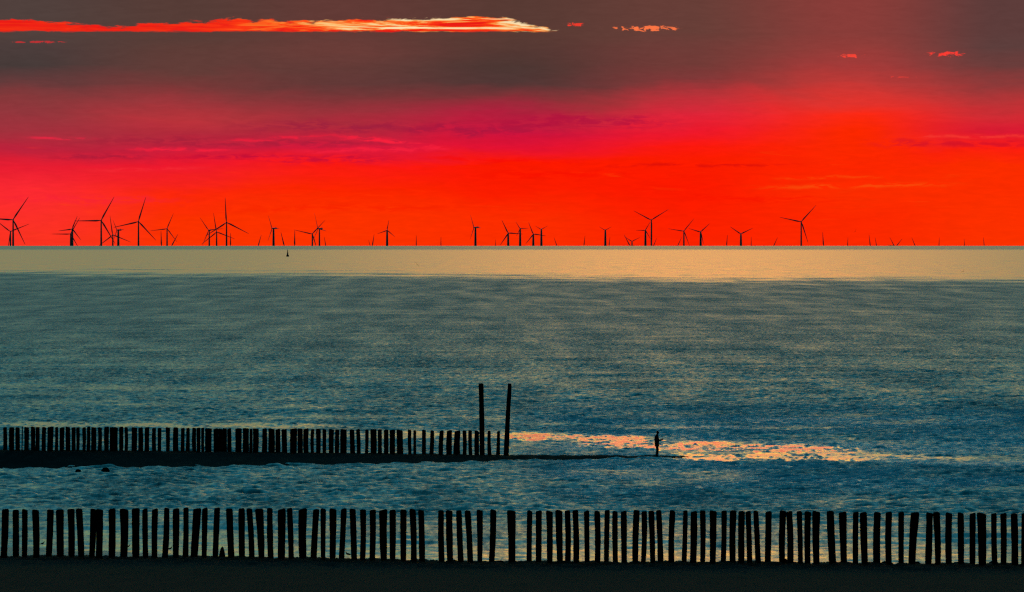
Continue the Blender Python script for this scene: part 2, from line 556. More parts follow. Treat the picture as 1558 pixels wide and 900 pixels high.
    # --- clearer, bluer water over the bank to the north
    bl = smooth(600, 640, py) * smooth(790, 725, py) * smooth(740, 900, px)
    bl = bl * np.clip(0.75 + 0.45 * lownoise(Xw, Dw, 14.0, 60.0, 41), 0, 1)
    rip = rip + 0.26 * bl * (1 - calm)
    spk = bl * smooth(0.35, 1.1, lownoise(Xw, Dw, 0.7, 6.0, 71, 24)) * smooth(0.0, 0.8, lownoise(Xw, Dw, 9.0, 30.0, 72) + 0.3) * (1 - calm)
    rip = rip * (1 - 0.85 * spk) + 0.085 * 0.85 * spk
    nrw, ncl = D.shape
    co = np.empty((nrw * ncl, 3), dtype=np.float32)
    co[:, 0] = Xw.ravel()
    co[:, 1] = Dw.ravel()
    co[:, 2] = zz.astype(np.float32).ravel()
    i0 = (np.arange(nrw - 1)[:, None] * ncl + np.arange(ncl - 1)[None, :]).ravel()
    quads = np.stack([i0, i0 + 1, i0 + ncl + 1, i0 + ncl], axis=1).astype(np.int32)
    me = bpy.data.meshes.new('water')
    me.vertices.add(len(co))
    me.vertices.foreach_set('co', co.ravel())
    me.loops.add(quads.size)
    me.loops.foreach_set('vertex_index', quads.ravel())
    me.polygons.add(len(quads))
    me.polygons.foreach_set('loop_start', np.arange(0, quads.size, 4, dtype=np.int32))
    me.update(calc_edges=True)
    me.shade_smooth()
    for nm, arr in (('ripple', rip), ('clarity', bl)):
        at = me.attributes.new(nm, 'FLOAT', 'POINT')
        at.data.foreach_set('value', arr.astype(np.float32).ravel())
    me.materials.append(M_WATER)
    o = bpy.data.objects.new('water', me)
    COL.objects.link(o)
    tag(o, kind='structure')


build_water()


# ------------------------------------------------------------------ beach and dune (ground)
def shore_d(x):
    """distance of the waterline on the sand at lateral position x"""
    pxx = 779 + x / 495.0 * F
    return np.interp(pxx, (-400, 40, 160, 320, 420, 700, 2500), (513, 508.5, 503, 496, 490, 478, 470))


def build_beach():
    ds = np.concatenate([np.linspace(-40, 430, 60), np.linspace(433, 560, 180)])
    xs = np.concatenate([np.linspace(-400, -32, 14), np.linspace(-31, 31, 130), np.linspace(32, 400, 14)])
    D, Xx = np.meshgrid(ds, xs, indexing='ij')
    prof = np.interp(D, (-40, 0, 20, 50, 100, 200, 330, 440, 470), (13.0, 13.0, 12.0, 8.0, 4.2, 2.4, 1.1, 0.30, 0.25))
    s = shore_d(Xx)
    zb = (s - D) * 0.017
    z = np.where(D < 440, prof, np.minimum(prof, np.maximum(zb, -2.0)))
    bump = 0.02 * lownoise(Xx, D, 2.5, 6.0, 61) * smooth(430, 450, D)
    z = z + bump + 0.25 * lownoise(Xx, D, 18, 25, 62) * smooth(330, 20, D) * smooth(5, 60, D)
    z = z - D * D / (2 * R)
    n = len(xs)
    v = np.stack([Xx, D, z], -1).reshape(-1, 3)
    f = [(i * n + k, i * n + k + 1, (i + 1) * n + k + 1, (i + 1) * n + k) for i in range(len(ds) - 1) for k in range(n - 1)]
    o = mesh_obj('beach', v, f, M_SAND)
    tag(o, kind='structure')


build_beach()


# ------------------------------------------------------------------ groyne banks of stone
def build_bank(name, x0, x1, nx, prof, ny, amp, lump, seed, mat, zfront=-0.45):
    """prof(px) -> (front distance, crest front, crest back, back distance, crest z); lumps of stone on top"""
    r = np.random.default_rng(seed)
    xs = np.linspace(x0, x1, nx)
    t = np.linspace(0, 1, ny)
    v = []
    P = np.zeros((nx, ny, 3))
    for i, x in enumerate(xs):
        df, c0, c1, db, zc = prof(x)
        dd = np.interp(t, (0, 0.40, 0.65, 1), (df, c0, c1, db))
        zz = np.interp(t, (0, 0.40, 0.65, 1), (zfront, zc, zc, -0.6))
        P[i, :, 0] = x
        P[i, :, 1] = dd
        P[i, :, 2] = zz
    # stones: many small domes of random size
    nst = int((x1 - x0) * lump)
    H = np.zeros((nx, ny))
    for _ in range(nst):
        cx, ct = r.uniform(x0, x1), r.uniform(0.0, 1.0)
        rr = math.exp(r.uniform(math.log(0.18), math.log(0.62)))
        i0, i1 = np.searchsorted(xs, cx - rr), np.searchsorted(xs, cx + rr)
        if i1 <= i0:
            continue
        pc = np.interp(ct, t, P[min(i0, nx - 1), :, 1])
        q = 1 - ((P[i0:i1, :, 0] - cx) / rr) ** 2 - ((P[i0:i1, :, 1] - pc) / (rr * 2.2)) ** 2
        H[i0:i1] = np.maximum(H[i0:i1], np.sqrt(np.clip(q, 0, 1)) * rr * r.uniform(0.3, 0.6))
    P[:, :, 2] += H * amp + 0.03 * r.normal(size=H.shape) * amp
    P[:, :, 2] -= P[:, :, 1] ** 2 / (2 * R)
    v = P.reshape(-1, 3)
    f = [(i * ny + k, (i + 1) * ny + k, (i + 1) * ny + k + 1, i * ny + k + 1) for i in range(nx - 1) for k in range(ny - 1)]
    return mesh_obj(name, v, f, mat)


FD = 472.0      # distance of the front row of posts
BACK_PX = (-300, 35, 300, 520, 700, 780, 850, 1000, 1040, 1075)


def front_prof(x):
    px = 779 + x / FD * F
    row = np.interp(px, (-200, 35, 300, 450, 620, 760, 1180, 1540, 1800), (848, 848.5, 849.5, 851, 855, 857, 858, 861, 862))
    z = EYE - (row - ROW0) / F * FD
    return (372.0, 464.5, 473.2, 478.5, z)


def back_line(px):
    d = np.interp(px, BACK_PX, (678, 682, 688, 693, 698, 700, 702, 706, 707, 708))
    row = np.interp(px, BACK_PX, (682.5, 683.5, 685.5, 688, 690.5, 691.3, 691.6, 691.8, 693.0, 697))
    return d, row


def back_prof(x):
    px = 779 + x / 690.0 * F
    d, row = back_line(px)
    fr = np.interp(px, BACK_PX, (712.5, 712.3, 711, 707.5, 704.5, 702.0, 700.5, 698.5, 698.0, 698.5))
    z = EYE - (row - ROW0) / F * d
    df = dist_of_row(fr)
    g = max(0.5, d - df)
    return (df - 0.35 * g, d - 0.3 * g, d + 0.8, d + 3.0, z - 0.06)


front_bank = build_bank('stone_bank', X(-120, FD), X(1680, FD), 900, front_prof, 80, 0.42, 90.0, 5, M_STONE, 2.0)
tag(front_bank, 'low black stone bank along the bottom, carrying the tall front row of posts', 'stone bank')
back_bank = build_bank('stone_bank', X(-300, 690), X(1075, 706), 900, back_prof, 34, 0.30, 26.0, 6, M_STONE)
tag(back_bank, 'dark stone bank in the water under the rear posts, tapering to a spit', 'stone bank')


# ------------------------------------------------------------------ groyne posts
def make_post(xt, xb, ztop, zbot, wt, wb, dd, lean=0.0):
    """one rough round pile: crooked shaft, worn top"""
    n, m = 12, 9
    rings = []
    b1, b2 = random.uniform(-1, 1), random.uniform(-1, 1)
    ph = random.uniform(0, 6.28)
    prof = [1 + random.uniform(-0.05, 0.05) for _ in range(n)]
    L = ztop - zbot
    for i in range(m):
        t = i / (m - 1)
        cx = xb + (xt - xb) * t + 0.016 * b1 * math.sin(3.1 * t) + 0.010 * b2 * math.sin(6.3 * t + 1)
        cy = dd + lean * t + 0.02 * b2 * math.sin(4 * t)
        rr = (wb + (wt - wb) * t) / 2 * (1 + random.uniform(-0.05, 0.05))
        z = zbot + L * t * 0.965
        rings.append([(cx + rr * prof[k] * math.cos(2 * math.pi * k / n + ph), cy + rr * prof[k] * math.sin(2 * math.pi * k / n + ph), z) for k in range(n)])
    sl = random.uniform(-0.25, 0.25)
    last = rings[-1]
    cx = sum(p[0] for p in last) / n
    cy = sum(p[1] for p in last) / n
    rr = wt / 2
    for (s, dz) in ((0.97, 0.5), (0.80, 0.9), (0.45, 1.0)):
        rings.append([(cx + (p[0] - cx) * s, cy + (p[1] - cy) * s, last[0][2] + L * 0.035 * dz + sl * (p[0] - cx) * 0.6 + random.uniform(-0.012, 0.012)) for p in last])
    # origin at the post's foot
    v, f = loft(rings)
    v = [(a - xb, b - dd, c - zbot) for a, b, c in v]
    return v, f, (xb, dd, zbot)


ORD = ('', 'first', 'second', 'third', 'fourth', 'fifth', 'sixth', 'seventh', 'eighth', 'ninth', 'tenth', 'eleventh', 'twelfth', 'thirteenth', 'fourteenth', 'fifteenth',
       'sixteenth', 'seventeenth', 'eighteenth', 'nineteenth', 'twentieth', 'twenty-first', 'twenty-second', 'twenty-third', 'twenty-fourth', 'twenty-fifth', 'twenty-sixth',
       'twenty-seventh', 'twenty-eighth', 'twenty-ninth', 'thirtieth', 'thirty-first', 'thirty-second', 'thirty-third', 'thirty-fourth', 'thirty-fifth', 'thirty-sixth', 'thirty-seventh', 'thirty-eighth',
       'thirty-ninth', 'fortieth', 'forty-first', 'forty-second', 'forty-third', 'forty-fourth', 'forty-fifth', 'forty-sixth', 'forty-seventh', 'forty-eighth', 'forty-ninth', 'fiftieth')


def look(wpx, leanpx, thick, thin):
    a = 'thick' if wpx > thick else 'slender' if wpx < thin else 'medium'
    b = 'leaning left' if leanpx < -2.2 else 'leaning right' if leanpx > 2.2 else 'upright'
    return f'{a} {b}'


def conv(x0, s, rows):
    return [tuple(x0 + v / s for v in r) for r in rows]


# (top left edge, top right edge, foot left edge, foot right edge) in photo columns
FRONT = conv(20, 5.193, [(68, 115, 66, 110), (147, 207, 160, 210), (265, 322, 255, 300), (335, 400, 345, 398), (427, 487, 437, 487), (495, 550, 520, 567), (608, 660, 595, 642), (658, 712, 655, 708),
                         (750, 810, 750, 805), (842, 912, 845, 900), (938, 1000, 942, 995), (1018, 1065, 1025, 1070), (1095, 1145, 1092, 1138), (1193, 1237, 1172, 1222), (1260, 1315, 1262, 1308),
                         (1345, 1388, 1340, 1388), (1420, 1490, 1398, 1455), (1490, 1540, 1488, 1528)])
FRONT += conv(310, 5.193, [(80, 130, 68, 110), (175, 228, 195, 243), (270, 325, 275, 325), (337, 385, 360, 405), (405, 470, 435, 480), (498, 545, 508, 555), (583, 650, 585, 640), (655, 702, 672, 715),
                           (747, 817, 755, 810), (862, 913, 838, 890), (922, 965, 925, 957), (993, 1050, 995, 1040), (1083, 1132, 1065, 1110), (1152, 1203, 1170, 1215), (1233, 1285, 1233, 1275),
                           (1312, 1362, 1310, 1355), (1382, 1450, 1395, 1447), (1468, 1518, 1470, 1515)])
FRONT += conv(600, 5.193, [(45, 98, 50, 90), (118, 172, 132, 178), (187, 237, 197, 245), (343, 393, 350, 398), (405, 460, 420, 468), (487, 533, 505, 552), (555, 605, 582, 625), (650, 700, 657, 695),
                           (757, 808, 745, 788), (890, 958, 903, 955), (1047, 1090, 1043, 1083), (1118, 1168, 1120, 1165), (1198, 1252, 1205, 1248), (1270, 1328, 1288, 1330), (1345, 1392, 1350, 1392),
                           (1408, 1455, 1415, 1462), (1498, 1542, 1507, 1545)])
FRONT += conv(890, 5.193, [(73, 122, 78, 122), (155, 197, 150, 190), (215, 260, 220, 262), (282, 332, 290, 335), (380, 432, 372, 418), (447, 492, 440, 480), (500, 550, 520, 560), (562, 608, 580, 625),
                           (667, 715, 657, 705), (775, 812, 760, 800), (835, 890, 828, 880), (907, 957, 912, 950), (985, 1042, 985, 1030), (1077, 1122, 1070, 1112), (1143, 1197, 1143, 1190),
                           (1210, 1262, 1208, 1255), (1268, 1313, 1285, 1328), (1330, 1372, 1350, 1395), (1425, 1477, 1420, 1468)])
FRONT += conv(1180, 4.328, [(25, 70, 22, 60), (70, 112, 78, 118), (140, 175, 150, 182), (190, 235, 192, 232), (240, 295, 250, 290), (335, 385, 355, 400), (415, 467, 430, 470), (510, 548, 510, 545),
                            (553, 603, 568, 610), (647, 692, 642, 688), (722, 768, 725, 765), (808, 848, 810, 845), (888, 948, 872, 915), (993, 1038, 985, 1030), (1038, 1085, 1055, 1092),
                            (1118, 1165, 1120, 1162), (1197, 1240, 1200, 1240), (1277, 1320, 1278, 1315), (1328, 1388, 1340, 1388), (1418, 1458, 1425, 1465), (1482, 1524, 1486, 1522)])
NF_CORE = len(FRONT)
# the row goes on past the edge of the print
x = 33.5
for wd, gp, ln in ((10, 4.5, 1), (11, 5, -2), (9, 7, 1)):
    FRONT.insert(0, (x - gp - wd, x - gp, x - gp - wd + ln, x - gp + ln - 1))
    x -= gp + wd
x = 1532.0
for wd, gp, ln in ((11, 6, 2), (10, 5, -1)):
    FRONT.append((x + gp, x + gp + wd, x + gp + ln, x + gp + wd + ln - 1))
    x += gp + wd

# rear row, left part read as dark runs between the gaps
REAR = conv(20, 3.995, [(52, 60), (66, 97), (107, 134), (137, 162), (175, 200), (209, 246), (255, 274), (283, 312), (318, 346), (354, 379), (381, 405), (420, 443), (449, 470), (476, 505), (516, 540),
                        (553, 583), (587, 613), (612, 637), (643, 670), (678, 697), (721, 756), (760, 790), (800, 827), (843, 868), (878, 903), (926, 953), (972, 1003), (1020, 1043), (1052, 1074),
                        (1087, 1113), (1113, 1139), (1142, 1161), (1166, 1208), (1216, 1246), (1246, 1272), (1273, 1300), (1300, 1326), (1350, 1390), (1395, 1432), (1437, 1455), (1457, 1493), (1515, 1543)])
REAR = [(a, b, a + random.uniform(-1, 0.6), b + random.uniform(-1, 0.6)) for a, b in REAR]
REAR += conv(400, 3.995, [(-3, 20, -5, 19), (32, 72, 32, 72), (75, 105, 74, 105), (112, 145, 116, 147), (165, 208, 165, 205), (210, 243, 212, 245), (245, 278, 247, 278), (290, 312, 290, 310), (322, 352, 324, 350), (362, 385, 362, 385),
                          (400, 432, 400, 430), (438, 465, 434, 462), (470, 510, 470, 508), (527, 555, 530, 562), (567, 590, 572, 597), (622, 643, 620, 640), (652, 692, 654, 692), (698, 724, 700, 725),
                          (735, 763, 735, 763), (770, 803, 770, 802), (812, 850, 815, 855), (880, 902, 883, 904), (914, 932, 914, 932), (967, 990, 965, 990), (1018, 1042, 1010, 1038), (1073, 1100, 1065, 1094),
                          (1117, 1150, 1113, 1150), (1165, 1200, 1156, 1198), (1213, 1237, 1213, 1237), (1247, 1270, 1249, 1273), (1285, 1313, 1283, 1313), (1365, 1385, 1365, 1393), (1423, 1442, 1415, 1442)])
x = 32.0
for wd, gp in ((7, 2), (8, 1.5), (6, 3)):
    REAR.insert(0, (x - gp - wd, x - gp, x - gp - wd, x - gp))
    x -= gp + wd


def front_label(i, c, wpx, ln):
    lk = look(wpx, ln, 11.6, 8.6)
    cs = [(a + b) / 2 for a, b, _, _ in FRONT]
    anchors = ((338.0, 'the pointed stump'), (656.0, 'the wide gap'), (1000.5, 'the standing figure'), (1178.5, 'the gap under the end of the orange glitter'))
    anchors = anchors[:3]
    best = None
    for ax, nm in anchors:
        if c < ax:
            k = sum(1 for q in cs if c <= q < ax)
            side = 'left'
        else:
            k = sum(1 for q in cs if ax <= q <= c)
            side = 'right'
        if best is None or k < best[0]:
            best = (k, side, nm)
    k, side, nm = best
    if i == int(np.argmin([abs(q - 778) for q in cs])):
        return 'thick dark groyne post standing alone between two gaps in the front row'
    return f'{lk} groyne post, front row, {ORD[k]} to the {side} of {nm}'


for i, (a, b, c, d) in enumerate(FRONT):
    xt, xb = (a + b) / 2, (c + d) / 2
    dd = FD + random.uniform(-0.15, 0.15)
    row_t = np.interp(xt, (35, 320, 420, 800, 1180, 1524), (774.6, 772.4, 773.2, 776.3, 777.0, 780.0)) + random.uniform(-0.8, 1.0)
    zf = front_prof(X(xb, FD))[4]
    zt = Z(row_t, dd)
    v, f, loc = make_post(X(xt, dd), X(xb, dd), zt, zf - 0.35, (b - a) / F * dd * 0.99, (d - c) / F * dd * 1.02, dd, random.uniform(-0.08, 0.08))
    o = mesh_obj('groyne_post', v, f, M_WOOD)
    o.location = loc
    tag(o, front_label(i, xt, b - a, xt - xb), 'post', 'posts of the front groyne row')


def rear_label(c, wpx, ln):
    lk = look(wpx, ln, 9.2, 6.4)
    cs = [(a + b) / 2 for a, b, _, _ in REAR]
    if c > 735:
        return 'slender short groyne post between the two tall poles, ' + ('beside the left pole' if c < 750 else 'close to the right pole')
    best = None
    for ax, nm in ((160.0, 'the larger boulder'), (356.5, 'the brightest gap'), (559.5, 'the gap after a left-tilted pair'), (731.5, 'the left tall pole')):
        if nm.startswith('the gap after'):
            continue
        if c < ax:
            k, side = sum(1 for q in cs if c <= q < ax), 'left'
        else:
            k, side = sum(1 for q in cs if ax <= q <= c), 'right'
        if best is None or k < best[0]:
            best = (k, side, nm)
    k, side, nm = best
    return f'{lk} post, rear groyne row, {ORD[k]} to the {side} of {nm}'


for (a, b, c, d) in REAR:
    xt, xb = (a + b) / 2, (c + d) / 2
    dd, row_b = back_line(xb)
    dd = float(dd) + random.uniform(-0.1, 0.1)
    row_t = np.interp(xt, (35, 150, 400, 600, 760), (649.0, 649.3, 651.8, 653.0, 655.6)) + random.uniform(-0.6, 0.8)
    v, f, loc = make_post(X(xt, dd), X(xb, dd), Z(row_t, dd), Z(float(row_b), dd) - 0.4, (b - a) / F * dd, (d - c) / F * dd, dd, random.uniform(-0.06, 0.06))
    o = mesh_obj('groyne_post', v, f, M_WOOD)
    o.location = loc
    tag(o, rear_label(xt, b - a, xt - xb), 'post', 'posts of the rear groyne row')

# the two tall poles at the end of the rear row
for (xt, xb, wt, wb, rt, lab) in ((731.9, 733.6, 7.8, 8.0, 583.0, 'tall dark pole at the end of the rear row, nearly upright, beside the short posts'),
                                  (775.4, 769.6, 6.2, 8.6, 583.0, 'tall dark pole leaning right, last timber on the rear groyne, nearest the figure')):
    dd = float(back_line(xb)[0])
    v, f, loc = make_post(X(xt, dd), X(xb, dd), Z(rt, dd), Z(690, dd) - 0.5, wt / F * dd, wb / F * dd, dd)
    o = mesh_obj('tall_pole', v, f, M_WOOD)
    o.location = loc
    tag(o, lab, 'pole', 'tall poles on the rear groyne')


# ------------------------------------------------------------------ boulders and stump
def boulder(name, px, row, wpx, hpx, d, label, seed, mat=M_STONE, peak=0.0):
    bm = bmesh.new()
    bmesh.ops.create_icosphere(bm, subdivisions=3, radius=1.0)
    r = random.Random(seed)
    dirs = [(Vector((r.gauss(0, 1), r.gauss(0, 1), r.gauss(0, 1))).normalized(), r.uniform(0.65, 0.92)) for _ in range(9)]
    for v in bm.verts:
        n = v.co.normalized()
        rad = 1.0
        for q, lim in dirs:
            dt = n.dot(q)
            if dt > 0.01:
                rad = min(rad, lim / dt)
        v.co = n * rad
        v.co.x *= 1 - peak * max(0, v.co.z)
        v.co.y *= 1 - peak * max(0, v.co.z)
    wd, hh = wpx / F * d, hpx / F * d
    for v in bm.verts:
        v.co = Vector((v.co.x * wd / 2 * 1.12, v.co.y * wd / 2, v.co.z * hh * 1.08))
    o = from_bm(name, bm, mat, flat=False)
    o.location = (X(px, d), d, Z(row, d))
    tag(o, label, 'boulder' if name == 'boulder' else 'stump')
    return o


boulder('boulder', 119.0, 717.8, 8.5, 4.5, dist_of_row(718.5), 'smaller dark boulder breaking the water just in front of the rear bank', 1)
boulder('boulder', 160.5, 718.3, 13.0, 7.0, dist_of_row(719.0), 'larger squarish dark boulder in the water in front of the rear bank', 2)
boulder('post_stump', 338.0, 850.0, 10.0, 18.5, FD + 0.6, 'pointed worn stump between two posts of the front row', 3, M_WOOD, 0.35)
for px, wpx, hpx in ((757, 26, 5), (853, 20, 5), (1138, 22, 6), (1193, 16, 9), (1250, 18, 5), (1348, 22, 7), (1395, 16, 6), (1459, 30, 6), (1512, 18, 8), (1062, 14, 5), (838, 13, 4), (690, 16, 5)):
    zr = front_prof(X(px, FD))[4]
    row = ROW0 + (EYE - zr) / FD * F
    near = {757: 'against the foot of the lean post after the lone pair', 853: 'below the post gap left of the figure'}
    k = sum(1 for q in (690, 757, 838, 853, 1062, 1138, 1193, 1250, 1348, 1395, 1459, 1512) if q <= px)
    sz = 'broad' if wpx > 21 else 'small' if wpx < 17 else 'middling'
    o = boulder('boulder', px, row + 0.5, wpx, hpx, FD + 0.9, f'{sz} dark boulder under the front posts, {ORD[k]} from the left', 100 + px)
    o['group'] = 'boulders at the feet of the front posts'


# ------------------------------------------------------------------ wind turbines
def blade_mesh():
    rings = []
    n = 8
    for (t, c, th) in ((0, 0.030, 0.030), (0.04, 0.030, 0.028), (0.16, 0.058, 0.020), (0.22, 0.060, 0.017), (0.45, 0.043, 0.011), (0.7, 0.030, 0.008), (0.9, 0.020, 0.006), (0.98, 0.012, 0.004), (1.0, 0.004, 0.002)):
        rr = []
        for k in range(n):
            a = 2 * math.pi * k / n
            rr.append((c / 2 * math.cos(a) - 0.12 * c * (1 if t > 0.1 else 0), th / 2 * math.sin(a) - 0.012 * t * t, t))
        rings.append(rr)
    v, f = loft(rings)
    me = bpy.data.meshes.new('blade')
    me.from_pydata(v, [], f)
    me.materials.append(M_TURB)
    me.shade_smooth()
    return me


def tower_mesh():
    v, f = loft([ring(0, 0, z, r, r, 18) for z, r in ((0.0, 3.0), (0.3, 2.75), (0.7, 2.3), (1.0, 1.95))])
    me = bpy.data.meshes.new('tower')
    me.from_pydata(v, [], f)
    me.materials.append(M_TURB)
    me.shade_smooth()
    return me


def foundation_mesh():
    v, f = loft([ring(0, 0, z, r, r, 18) for z, r in ((-25, 3.4), (15.0, 3.4), (15.0, 5.6), (15.8, 5.6), (15.8, 3.2), (17.0, 3.2))])
    n0 = len(v)
    for k in range(12):   # railing posts and rail round the platform
        a = 2 * math.pi * k / 12
        cx, cy = 5.4 * math.cos(a), 5.4 * math.sin(a)
        vv, ff = loft([ring(cx, cy, z, 0.08, 0.08, 5) for z in (15.7, 17.0)])
        b = len(v)
        v += vv
        f += [tuple(i + b for i in q) for q in ff]
    b = len(v)
    vv, ff = loft([ring(0, 0, z, r, r, 18) for z, r in ((16.9, 5.35), (16.9, 5.5), (17.1, 5.5), (17.1, 5.35), (16.9, 5.35))], cap=False)
    v += vv
    f += [tuple(i + b for i in q) for q in ff]
    me = bpy.data.meshes.new('foundation')
    me.from_pydata(v, [], f)
    me.materials.append(M_FOUND)
    me.shade_smooth()
    return me


def nacelle_mesh():
    secs = ((-3.2, 1.7, 1.7), (-2.0, 2.2, 2.3), (4.0, 2.3, 2.5), (10.0, 2.2, 2.4), (12.5, 1.6, 1.9))
    rings = []
    for y, hw, hh in secs:
        rings.append([(hw * (abs(math.cos(a)) ** 0.5) * (1 if math.cos(a) > 0 else -1), y, hh * (abs(math.sin(a)) ** 0.5) * (1 if math.sin(a) > 0 else -1)) for a in [2 * math.pi * (k + 0.5) / 16 for k in range(16)]])
    v, f = loft(rings)
    vv, ff = loft([ring(0, 9.5, z, 0.5, 1.2, 6) for z in (2.3, 4.6)])
    b = len(v)
    v += vv
    f += [tuple(i + b for i in q) for q in ff]
    me = bpy.data.meshes.new('nacelle')
    me.from_pydata(v, [], f)
    me.materials.append(M_TURB)
    me.shade_smooth()
    return me


def hub_mesh():
    rings = []
    for y, r in ((-2.6, 0.25), (-2.2, 1.1), (-1.2, 1.8), (0.6, 2.05), (1.6, 1.9), (2.6, 1.5)):
        rings.append([(r * math.cos(2 * math.pi * k / 14), y, r * math.sin(2 * math.pi * k / 14)) for k in range(14)])
    v, f = loft(rings)
    me = bpy.data.meshes.new('hub')
    me.from_pydata(v, [], f)
    me.materials.append(M_TURB)
    me.shade_smooth()
    return me


ME = dict(tower=tower_mesh(), foundation=foundation_mesh(), nacelle=nacelle_mesh(), hub=hub_mesh(), blade=blade_mesh())


def turbine(px, d, hubh, B, ang, yaw, label, group, fat=1.0):
    root = empty('wind_turbine', (X(px, d), d, sea(d)))
    tag(root, label, 'wind turbine', group)
    yw = math.radians(yaw)
    Rz = Matrix.Rotation(yw, 4, 'Z')
    hubp = Rz @ Vector((0, -6.0, hubh))

    def part(nm):
        o = bpy.data.objects.new(nm, ME[nm])
        COL.objects.link(o)
        o.parent = root
        return o
    p = part('foundation')
    p = part('tower')
    p.location = (0, 0, 17.0)
    p.scale = (fat, fat, hubh - 19.0)
    p = part('nacelle')
    p.location = (0, 0, hubh)
    p.rotation_euler = (0, 0, yw)
    p = part('hub')
    p.location = hubp
    p.rotation_euler = (0, 0, yw)
    for k in range(3):
        th = math.radians(ang + 120 * k)
        b = part('blade')
        mt = Rz @ Matrix.Rotation(math.pi / 2 - th, 4, 'Y')
        b.location = hubp
        b.rotation_euler = mt.to_euler()
        b.scale = (B * fat, B * fat, B)


# px, hub row, blade length in photo px, blade angle, yaw, label
NEAR = [
    (20.0, 334.0, 40, 56, 0, 'dark wind turbine cut by the left edge, blade reaching up to the right'),
    (16.0, 352.0, 29, 22, 0, 'smaller wind turbine at the left edge with one blade low to the right'),
    (110.0, 348.0, 20, 68, 0, 'small wind turbine overlapping a nearer one, leftmost cluster, higher hub'),
    (107.4, 355.6, 27, 60, 0, 'low wind turbine in the leftmost cluster, one blade pointing straight left'),
    (154.0, 335.0, 39, 61, 0, 'tall wind turbine with one blade level to the left, left of two twins'),
    (171.6, 357.0, 28, 98, 0, 'low wind turbine crowded under the blade between the two tall left ones'),
    (180.0, 349.6, 17, 122, -50, 'small side-on wind turbine just left of the second tall turbine'),
    (210.7, 336.8, 37, 73, 0, 'second tall wind turbine, its left blade dipping below level'),
    (254.2, 347.6, 24, 67, 0, 'lone wind turbine right of the two tall left ones, left blade almost level'),
    (318.4, 350.0, 23, 126, -20, 'wind turbine with a blade to upper left, leftmost of the crowded trio'),
    (329.6, 352.6, 28, 99, 0, 'wind turbine with a near vertical blade in the middle of the crowded trio'),
    (344.7, 338.0, 36, 93, 0, 'tallest wind turbine of the crowded trio, one blade straight up'),
    (416.2, 347.0, 21, 118, -58, 'side-on wind turbine standing above and left of the buoy'),
    (475.2, 355.6, 27, 167, 0, 'low wind turbine with a long blade to the left, paired with a taller one'),
    (486.0, 347.6, 24, 112, -58, 'side-on wind turbine with its nacelle to the right, taller of a pair'),
    (589.0, 350.0, 15, 80, 0, 'small lone wind turbine with an upright blade left of the tall poles'),
    (723.4, 345.6, 20.5, 118, -60, 'side-on wind turbine straight above the left tall pole'),
    (773.2, 354.3, 21, 116, 0, 'wind turbine with a level right blade, straight above the right tall pole'),
    (791.4, 347.6, 12, 122, 0, 'small wind turbine with short blades, second of the group of four'),
    (811.4, 355.8, 18, 112, 0, 'low wind turbine with a steep left blade, third of the group of four'),
    (823.7, 348.8, 10.5, 150, 0, 'wind turbine with tiny Y-shaped rotor, last of the group of four'),
    (921.0, 350.0, 10.5, 150, 0, 'small lone wind turbine with a Y-shaped rotor left of the golden middle'),
    (961.6, 367.0, 13, 27, 0, 'far wind turbine whose hub barely clears the sea, blades like a bird'),
    (982.0, 350.0, 14, 180, 0, 'small wind turbine tucked under the left blade of the tall Y-shaped one'),
    (991.0, 334.5, 29, 32, 0, 'tall wind turbine with a Y-shaped rotor, straight above the standing figure'),
    (1040.5, 351.3, 23, 51, 0, 'wind turbine right of the tall Y-shaped one, blades spread left and up'),
    (1066.0, 352.6, 18, 43, 0, 'wind turbine with a shallow V rotor, right one of a close pair'),
    (1127.3, 355.6, 19, 146, 0, 'lone wind turbine with a wide Y-shaped rotor right of the pair'),
    (1219.0, 337.0, 32, 48, 0, 'tall lone wind turbine nearest the right end, one blade hugging its tower'),
]
for (px, row, L, ang, yaw, lab) in NEAR:
    L = L * 1.06
    B = 80.0
    d = min(max(F * B / L, 26000.0), 37000.0)
    if row > 360:
        d = 50000.0
    B = L * d / F
    hubh = (EYE - (row - ROW0) / F * d) - sea(d)
    turbine(px, d, hubh, B, ang, yaw, lab, 'wind turbines standing clear on the horizon', 1.0 if B > 50 else 1.5)

# blade tips of the turbines far over the horizon: column, row of the tip, lean of the blade
FAR = [(245.3, 351, 92), (268.5, 356, 62), (351.0, 354, 90), (396.5, 357, 75), (428.8, 353, 104), (448.6, 350, 90), (494.0, 360, 100), (561.5, 365, 105), (568.7, 356, 82), (633.5, 358, 90), (671.0, 360, 90),
       (754.0, 364, 90), (844.0, 361, 110), (889.8, 358, 84), (927.8, 360, 84), (952.0, 357, 118), (998.0, 362, 68), (1035.5, 361, 66), (1106.5, 357, 86), (1143.0, 360, 90), (1181.6, 361, 66), (1252.0, 353, 94),
       (1290.0, 361, 88), (1322.7, 357, 97), (1332.0, 361, 100), (1355.5, 361, 118), (1370.5, 363, 52), (1388.5, 361, 112), (1429.0, 361, 88), (1467.0, 363, 95), (1496.5, 361, 96)]
for i, (px, row, ang) in enumerate(FAR):
    d = 50000.0 + 6000.0 * random.random()
    hidden = (d - math.sqrt(2 * R * EYE)) ** 2 / (2 * R)
    vis = (373.6 - row) / F * d
    hubh = hidden - 2.0
    B = (vis + 2.0) / math.sin(math.radians(ang)) + 1.0
    cx = px - (B * math.cos(math.radians(ang)) / d * F) * 0.75
    lean = 'upright' if abs(ang - 90) < 8 else 'slanting left' if ang > 90 else 'slanting right'
    n = len(FAR)
    k, side = (i + 1, 'left') if i < n / 2 else (n - i, 'right')
    turbine(cx, d, hubh, B, ang, 0, f'faint {lean} far turbine blade over the sea rim, {ORD[k]} such tip from the {side}', 'turbines far beyond the horizon', 1.5)


